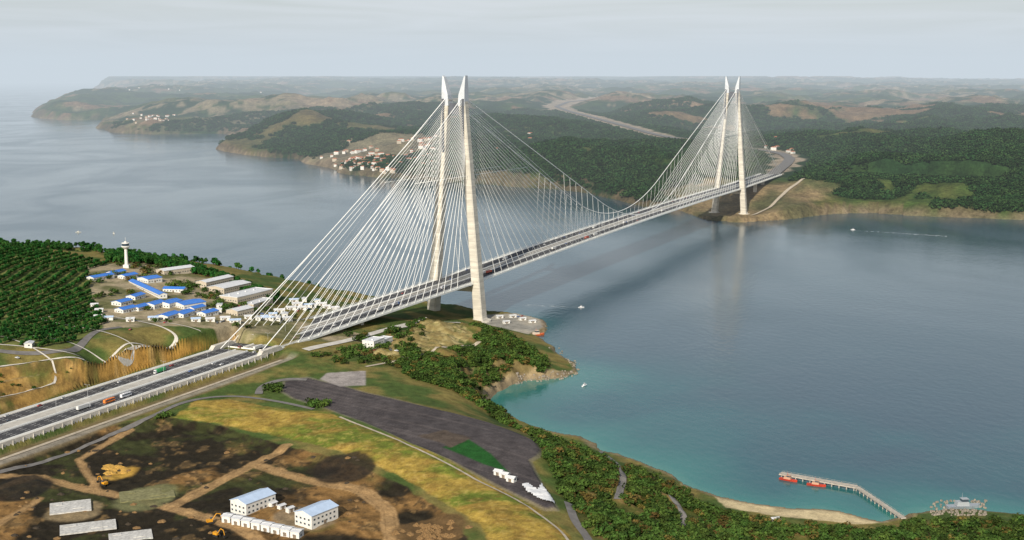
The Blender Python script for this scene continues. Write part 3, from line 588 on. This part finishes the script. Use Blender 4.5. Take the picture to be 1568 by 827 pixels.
def w2(name,cu,cv,L,Wd,hh,rh,yaw,rm,wm_,flat=False):
    x,y,z=hit(cu,cv); return building(name,x,y,z,L,Wd,hh,rh,yaw,rm,wm_,flat)
yawW=.95
w2('white_warehouse',388,778,26,15,8,2.2,yawW,lroof,wallw); w2('white_warehouse',485,797,24,15,8,2.2,yawW,lroof,wallw)
for i in range(8): w2('container_cabin',350+i*15.,798+i*3.4,6.2,6.2,4.2,.5,-.35,wroof,wallw)
for i in range(3): w2('container_cabin',418+i*13,775+i*4,5,3,2.6,.4,yawW,wroof,wallw)
slabm=mat('concrete_slab',(.50,.49,.46),.9,.25,.5)
for c,l,w in (((108,777),26,22),((135,808),34,17),((225,758),36,22),((200,822),26,16)):
    x,y,z=hit(*c); mb=MB(); mb.box(0,0,0,l,w,.9); mb.box(-l*.3,w*.3,.6,l*.2,w*.2,.3); mb.box(l*.2,-w*.25,.6,l*.3,.5,.4); mb.box(0,w*.1,.5,.3,w*.7,.12); mb.box(l*.25,0,.5,.3,w*.9,.12)
    obj('concrete_foundation',mb.mesh('concrete_foundation',[slabm if c!=(225,758) else mat('old_slab',(.20,.19,.09),.9,.3,.4)]),None,(x,y,z+.3),.35)
for u,v in ((764,727),(773,731),(783,737)): w2('white_hut',u,v,6,4.5,3,.8,-.5,wroof,wallw)
tp=[G(u,v,44) for u,v in ((797,746),(806,743),(822,753),(828,740),(836,752),(850,769),(838,771),(822,766),(806,757))]
cx_=np.mean([p[0] for p in tp]); cy_=np.mean([p[1] for p in tp]); mb=MB()
xs_=cx_-45+np.arange(0,90,1.2); ys_=cy_-45+np.arange(0,90,1.2); XX,YY=np.meshgrid(xs_,ys_); sd_=sdf(tp,XX,YY,60); ZZ=hN(XX,YY)+.5+1.8*fbm(XX/3.,YY/3.,3,81)
nxx=XX.shape[1]; vs=[(XX[i,j],YY[i,j],ZZ[i,j]) for i in range(XX.shape[0]) for j in range(nxx)]
fs=[(i*nxx+j,i*nxx+j+1,(i+1)*nxx+j+1,(i+1)*nxx+j) for i in range(XX.shape[0]-1) for j in range(nxx-1) if sd_[i,j]>0]
mb.add(vs,fs); obj('white_tarpaulin',mb.mesh('white_tarpaulin',[mat('tarpaulin',(.75,.75,.74),.6,.1,.5)],True))
w2('bridge_control_building',572,531,22,14,8,1.5,rzB,wroof,wallw,True); w2('bridge_control_building',588,526,16,12,6,1.5,rzB,wroof,wallw,True)
w2('coast_cabin',1187,800,6,4,3,1,.2,wroof,beige)
x,y,z=hit(194,410); mb=MB(); mb.cyl(0,0,-2,24,2.4,1.8,14); mb.cyl(0,0,24,27,2,5.4,20); mb.cyl(0,0,27,28.2,5.4,5.4,20); mb.cyl(0,0,28.2,31.5,4.1,4.4,20,1); mb.cyl(0,0,31.5,32.4,4.9,4.5,20); mb.cyl(0,0,32.4,34,2,1.6,12); mb.tube((0,0,34),(0,0,39),.2); mb.box(0,0,1.5,7,7,5)
obj('radar_control_tower',mb.mesh('radar_control_tower',[wallw,glass]),None,(x,y,z))
def house_mesh(i):
    mb=MB(); L,Wd,hh=13+3*i,10+i,7+1.5*i; mb.box(0,0,hh/2-1,L,Wd,hh+2,0); a,b_=L/2+.6,Wd/2+.6
    mb.add([(-a,-b_,hh),(a,-b_,hh),(a,b_,hh),(-a,b_,hh),(-a*.5,0,hh+2.6),(a*.5,0,hh+2.6)],[(0,1,5,4),(1,2,5),(2,3,4,5),(3,0,4)],1)
    for fl in range(2):
        for q in (-.3,0,.3):
            for sg in (-1,1): mb.box(q*L,sg*(Wd/2+.03),1.6+3*fl,1.4,.1,1.3,2)
    return mb.mesh('village_house_%d'%i,[wallw if i!=1 else beige,tile,glass])
hm=[house_mesh(i) for i in range(3)]
def village(cu,cv,n,su,sv,z0=15):
    for _ in range(n):
        u=cu+random.gauss(0,su); v=cv+random.gauss(0,sv)
        z=z0
        for _ in range(8):
            x,y=G(u,v,z); z=.5*z+.5*max(0,float(hF(x,y)))
        if float(g2(d2,x,y))<8: continue
        obj('village_house',random.choice(hm),None,(x,y,float(hF(x,y))),random.uniform(0,3))
village(585,246,90,38,9); village(545,258,40,14,4); village(650,228,35,25,6); village(250,184,40,30,3,40); village(760,215,12,60,8,60); village(1190,225,8,15,4,70); village(540,222,6,10,3,50); village(250,136,40,60,4,80)
# ---------------------------------------------------------------- vehicles
tyre=mat('tyre_rubber',(.02,.02,.02),.9)
def wheels(mb,xs,w,r=.5,mi=2):
    for x in xs:
        for sg in (-1,1): mb.tube((x,sg*(w/2-.15),r),(x,sg*(w/2+.12),r),r,r,10,mi)
def truck(colr,cabc):
    mb=MB(); mb.box(-1.5,0,2.55,11.5,2.5,2.9,0); mb.box(-1.5,0,.95,11.5,1.6,.25,3); mb.box(5.9,0,2.0,2.2,2.45,2.7,1,tx=.85,ox=-.15); mb.box(6.85,0,2.5,.3,2.1,1.0,3,ox=-.15); mb.box(5.4,0,3.6,1.1,2.1,.5,1,tx=.6); mb.box(3.2,0,.9,6.5,1.2,.25,3); wheels(mb,(-6,-4.8,-3.6,3.7,5.9),2.4)
    return mb.mesh('truck',[mat('truck_paint_%s'%str(colr),colr,.5,.05),mat('truck_paint_%s'%str(cabc),cabc,.4,.05),tyre,glass])
def car(colr):
    mb=MB(); mb.box(0,0,.62,4.4,1.8,.6,0,tx=.96,ty=.94); mb.box(-.2,0,1.18,2.6,1.65,.52,3,tx=.68,ty=.85); mb.box(-.2,0,1.46,1.7,1.35,.06,0); wheels(mb,(-1.4,1.4),1.7,.33)
    return mb.mesh('car',[mat('car_paint_%s'%str(colr),colr,.35,.03),glass,tyre,glass])
def busm(colr):
    mb=MB(); mb.box(0,0,1.9,11.8,2.5,2.7,0,tx=.98,ty=.94); mb.box(0,0,2.35,11.2,2.54,.9,3); mb.box(0,0,3.35,6,1.6,.3,0); mb.box(5.92,0,2.1,.12,2.1,1.5,3); wheels(mb,(-3.5,3.8),2.5)
    return mb.mesh('bus',[mat('bus_paint_%s'%str(colr),colr,.4,.03),glass,tyre,glass])
tm=[truck((.50,.12,.08),(.6,.1,.05)),truck((.62,.62,.6),(.7,.7,.68)),truck((.05,.35,.12),(.6,.6,.6)),truck((.6,.6,.6),(.1,.2,.5))]; cm=[car(c) for c in ((.5,.5,.5),(.08,.08,.09),(.4,.05,.04),(.7,.7,.7),(.1,.15,.35))]; bm_=busm((.7,.7,.72)); bo=busm((.75,.22,.05))
def veh(name,me,s,p):
    x,y=BP(s,p); obj(name,me,None,(x,y,deckz(s)+.12),rzB+(math.pi if p<0 else 0))
for s,p,k in ((-575,-12,2),(-820,-20,1),(-455,11,1),(-225,16,1),(-190,16,3),(60,11,1),(70,15,0),(430,20,0),(470,20,1),(560,-16,1),(640,12,3),(300,16,1),(180,-12,1),(850,16,1),(-700,16,1)): veh('truck',tm[k],s,p)
veh('bus',bm_,-655,20); veh('bus',bo,-675,20); veh('bus',bm_,-60,12)
for i in range(60):
    s=random.uniform(-1000,1300); p=random.choice((-24,-20,-16,-11,11,16,20,24)); veh('car',random.choice(cm),s,p)
for i in range(26):
    u,v=random.choice(((210,508),(330,493),(400,482),(20,548),(460,476),(250,497),(795,487),(350,472),(590,535)));x,y,z=hit(u+random.uniform(-18,18),v+random.uniform(-3,3)); obj('parked_car',random.choice(cm),None,(x,y,z+.2),random.uniform(0,6))
def excavator():
    mb=MB()
    for sg in (-1,1): mb.box(0,sg*1.3,.55,4.4,.7,1.1,1,tx=.85)
    mb.box(-.4,0,2.0,3.6,2.6,1.5,0); mb.box(1,.7,2.7,1.5,1.1,1.9,2,tx=.9); mb.box(-1.9,0,2.0,.9,2.6,1.7,0)
    mb.tube((1.2,-.3,2.2),(4.2,-.3,6),.35,.28,6,0); mb.tube((4.2,-.3,6),(6.6,-.3,5.4),.28,.25,6,0); mb.tube((6.6,-.3,5.4),(7.4,-.3,2.4),.25,.2,6,0); mb.tube((1.6,-.3,3.6),(4.3,-.3,5.2),.1,.1,5,1); mb.box(7.3,-.3,1.6,1.2,1.3,1.4,1,tx=.6)
    return mb.mesh('excavator',[mat('machine_yellow',(.65,.30,.02),.5,.1),tyre,glass])
ex=excavator()
for u,v,a in ((160,744,2.6),(322,802,.5),(332,822,-.6)): x,y,z=hit(u,v); obj('excavator',ex,None,(x,y,z+.3),a)
def pile(name,u,v,r,hh,m):
    x,y,z=hit(u,v); mb=MB(); n=14; vs=[(0,0,hh)]
    for k in range(1,5):
        for i in range(n):
            rr=r*k/4*random.uniform(.85,1.15); vs.append((rr*math.cos(i*6.283/n),rr*math.sin(i*6.283/n),hh*max(0,(1-k/4))**.8*random.uniform(.6,1.2)-(.6 if k==4 else 0)))
    fs=[(0,1+i,1+(i+1)%n) for i in range(n)]+[(1+(k-1)*n+i,1+k*n+i,1+k*n+(i+1)%n,1+(k-1)*n+(i+1)%n) for k in range(1,4) for i in range(n)]
    mb.add(vs,fs); obj(name,mb.mesh(name,[m]),None,(x,y,z-.1),0)
soil=mat('soil_heap',(.20,.12,.05),.95,.3,.6,.3); dsoil=mat('dark_soil_heap',(.05,.038,.025),.95,.3,.6,.3); ysoil=mat('ochre_soil_heap',(.46,.27,.06),.95,.2,.6,.2)
for _ in range(45): pile('soil_heap',random.gauss(660,18),random.gauss(812,9),random.uniform(2,3.6),random.uniform(1.2,2.5),soil)
for _ in range(12): pile('soil_heap',random.gauss(175,12),random.gauss(716,5),random.uniform(2.5,6),random.uniform(.7,1.5),ysoil)
for _ in range(80): pile('soil_heap',random.uniform(20,560),random.uniform(690,825),random.uniform(1.2,3.2),random.uniform(.6,1.5),random.choice((soil,dsoil)))
# ---------------------------------------------------------------- pier, boats
pe=empty('jetty'); jd=mat('jetty_deck',(.42,.38,.32),.8,.2,.5)
a=G(1195,724,3);b_=G(1312,745,3);c=G(1384,793,3)
for nm,p,q,w in (('head_deck',a,b_,7),('access_deck',b_,c,4)):
    L=math.hypot(q[0]-p[0],q[1]-p[1]); yaw=math.atan2(q[1]-p[1],q[0]-p[0]); mb=MB(); mb.box(0,0,2.6+(.02 if w==4 else 0),L,w,.8)
    for k in np.arange(-L/2+2,L/2-1,6):
        for sg in (-1,1): mb.tube((k,sg*w*.38,-4),(k,sg*w*.38,2.3),.4,.4,8); mb.tube((k,sg*w*.48,3),(k,sg*w*.48,4),.08)
    for sg in (-1,1): mb.tube((-L/2,sg*w*.48,4),(L/2,sg*w*.48,4),.06)
    obj(nm,mb.mesh(nm,[jd]),pe,((p[0]+q[0])/2,(p[1]+q[1])/2,0),yaw)
def boatm(name,L,hc,sc):
    mb=MB(); w=L*.28; secs=[(-.5,.8,.9),(-.2,1,.9),(.2,.95,1.0),(.4,.55,1.2),(.5,.05,1.4)]; vs=[]
    for t,ww,hh in secs: vs+=[(t*L,-w/2*ww,hh*L*.09),(t*L,-w/2*ww*.6,-.4),(t*L,w/2*ww*.6,-.4),(t*L,w/2*ww,hh*L*.09)]
    fs=[(k*4+i,k*4+(i+1)%4,k*4+4+(i+1)%4,k*4+4+i) for k in range(4) for i in range(4)]+[(0,1,2,3)]; mb.add(vs,fs,0)
    z=L*.09; mb.box(-.05*L,0,z+L*.06,L*.38,w*.7,L*.12,1,tx=.9); mb.box(.02*L,0,z+L*.15,L*.2,w*.6,L*.08,2,tx=.85); mb.box(.02*L,0,z+L*.2,L*.22,w*.65,.15,1); mb.tube((-.05*L,0,z+L*.2),(-.05*L,0,z+L*.38),.1*L/12,.05)
    return mb.mesh(name,[mat(name+'_hull',hc,.4,.08),mat(name+'_cabin',sc,.5,.05),glass])
rb=boatm('tugboat',15,(.5,.05,.025),(.5,.3,.2)); wb=boatm('motorboat',9,(.75,.75,.75),(.7,.7,.7)); fb=boatm('fishing_boat',12,(.6,.6,.55),(.6,.58,.5)); ob=boatm('service_boat',22,(.7,.14,.03),(.6,.5,.4)); gb=boatm('grey_ship',26,(.3,.33,.36),(.35,.38,.4))
yj=math.atan2(b_[1]-a[1],b_[0]-a[0])
for me,u,v,r_ in ((rb,1207,736,yj),(rb,1250,744,yj+.2),(fb,120,356,0.3),(fb,174,358,2),(wb,890,471,.15),(wb,895,591,1.),(wb,1306,352,3.1),(ob,822,514,.5),(gb,1475,778,.1)):
    x,y=G(u,v,0); obj(me.name.split('.')[0],me,None,(x,y,.1),r_)
foam=bpy.data.materials.new('foam'); foam.use_nodes=True; nt=foam.node_tree; b=nt.nodes['Principled BSDF']; b.inputs['Base Color'].default_value=(.7,.75,.75,1); b.inputs['Roughness'].default_value=.8
tc=nn(nt,'ShaderNodeTexCoord'); no=nn(nt,'ShaderNodeTexNoise'); no.inputs['Scale'].default_value=.15; no.inputs['Detail'].default_value=6; mr=nn(nt,'ShaderNodeMapRange'); mr.inputs[1].default_value=.4; mr.inputs[2].default_value=.75; mr.inputs[4].default_value=.6
nt.links.new(tc.outputs['Object'],no.inputs['Vector']); nt.links.new(no.outputs['Fac'],mr.inputs[0]); nt.links.new(mr.outputs[0],b.inputs['Alpha'])
def wake(p,q,w0,w1):
    p=np.array(G(*p,0)); q=np.array(G(*q,0)); dd=(q-p)/np.linalg.norm(q-p); n_=np.array([dd[1],-dd[0]]); mb=MB()
    mb.add([(*(p-n_*w0),.15),(*(p+n_*w0),.15),(*(q+n_*w1),.15),(*(q-n_*w1),.15)],[(0,1,2,3)]); obj('boat_wake',mb.mesh('boat_wake',[foam]))
wake((1308,353),(1450,362),2,8); wake((888,471),(800,467),1.2,3.5)
rockm=mat('rock',(.24,.21,.17),.9,.3,.5,.3)
mb=MB()
for i in range(140):
    x,y,z=hit(random.uniform(1425,1510),random.uniform(774,790),2); s=random.uniform(1,2.4); mb.box(x,y,max(z,0)+.5,s,s*.8,s*.8,0,tx=random.uniform(.4,.8),ty=random.uniform(.4,.8),rz=random.uniform(0,3))
for i in range(260):
    x,y,z=hit(random.uniform(790,890),random.uniform(530,584),2)
    if abs(float(gridval(d,x,y)))<7: s=random.uniform(1,3.2); mb.box(x,y,max(z,0)+.3,s,s*.8,s*.7,0,tx=random.uniform(.3,.8),ty=random.uniform(.4,.8),rz=random.uniform(0,3))
obj('shore_rocks',mb.mesh('shore_rocks',[rockm]))
for u,v in ((765,487),(785,486),(800,490),(815,494),(775,495)):
    x,y,z=hit(u,v,4); building('site_cabin',x,y,z,9,5,3,.6,.4,wroof,wallw)
# ---------------------------------------------------------------- atmosphere, light, camera
hz=bpy.data.materials.new('emissive_haze'); hz.use_nodes=True; nt=hz.node_tree; nt.nodes.remove(nt.nodes['Principled BSDF']); out=nt.nodes['Material Output']
SG=1/19000.
ab=nn(nt,'ShaderNodeVolumeAbsorption'); ab.inputs['Color'].default_value=(0,0,0,1); ab.inputs['Density'].default_value=SG
em=nn(nt,'ShaderNodeEmission'); em.inputs['Color'].default_value=(.60,.68,.75,1); em.inputs['Strength'].default_value=SG  # volume glows by itself, standing in for light scattered by the haze
ad=nn(nt,'ShaderNodeAddShader'); nt.links.new(ab.outputs[0],ad.inputs[0]); nt.links.new(em.outputs[0],ad.inputs[1]); nt.links.new(ad.outputs[0],out.inputs['Volume'])
mb=MB(); mb.box(0,2200+50000,700,200000,100000,1600); obj('emissive_haze_volume',mb.mesh('emissive_haze_volume',[hz]))
w=bpy.data.worlds.new('World'); scene.world=w; w.use_nodes=True; nt=w.node_tree; bg=nt.nodes['Background']
el=math.radians(31); sv=np.array([-.3,-.954]); 
sk=nn(nt,'ShaderNodeTexSky'); sk.sky_type='NISHITA'; sk.sun_disc=False; sk.sun_elevation=el; sk.sun_rotation=math.atan2(sv[0],sv[1]); sk.air_density=1.2; sk.dust_density=2.
tc=nn(nt,'ShaderNodeTexCoord'); mp=nn(nt,'ShaderNodeMapping'); mp.inputs['Scale'].default_value=(2.2,2.2,34); no=nn(nt,'ShaderNodeTexNoise'); no.inputs['Scale'].default_value=2.2; no.inputs['Detail'].default_value=7; no.inputs['Distortion'].default_value=.8
nt.links.new(tc.outputs['Generated'],mp.inputs['Vector']); nt.links.new(mp.outputs[0],no.inputs['Vector'])
mr=nn(nt,'ShaderNodeMapRange'); mr.inputs[1].default_value=.35; mr.inputs[2].default_value=.7; mr.inputs[3].default_value=.4; mr.inputs[4].default_value=1.; nt.links.new(no.outputs['Fac'],mr.inputs[0])
mx=nn(nt,'ShaderNodeMixRGB'); mx.inputs['Color2'].default_value=(8.0,8.1,8.2,1)
sx=nn(nt,'ShaderNodeSeparateXYZ'); nt.links.new(tc.outputs['Generated'],sx.inputs[0]); m5_=nn(nt,'ShaderNodeMapRange'); m5_.inputs[1].default_value=0.; m5_.inputs[2].default_value=.55; m5_.inputs[3].default_value=1.; m5_.inputs[4].default_value=.1; nt.links.new(sx.outputs['Z'],m5_.inputs[0])
mm=nn(nt,'ShaderNodeMath',operation='MULTIPLY'); nt.links.new(mr.outputs[0],mm.inputs[0]); nt.links.new(m5_.outputs[0],mm.inputs[1])
nt.links.new(mm.outputs[0],mx.inputs['Fac']); nt.links.new(sk.outputs[0],mx.inputs['Color1']); nt.links.new(mx.outputs[0],bg.inputs['Color'])
bg.inputs['Strength'].default_value=.1
sl=bpy.data.lights.new('sun','SUN'); sl.energy=5.; sl.angle=math.radians(.5); sl.color=(1,.92,.79); so=obj('sun',sl)
from mathutils import Vector
dv=Vector((sv[0]*math.cos(el),sv[1]*math.cos(el),math.sin(el))); so.rotation_euler=dv.to_track_quat('Z','Y').to_euler(); so.location=(0,0,900)
cam=bpy.data.cameras.new('camera'); co=obj('camera',cam); co.location=(0,0,H); co.rotation_euler=(math.pi/2-th,0,0); cam.sensor_width=36; cam.lens=36*f/1568; cam.clip_start=1; cam.clip_end=200000
scene.camera=co
scene.view_settings.view_transform='Standard'; scene.view_settings.look='None'; scene.view_settings.exposure=0
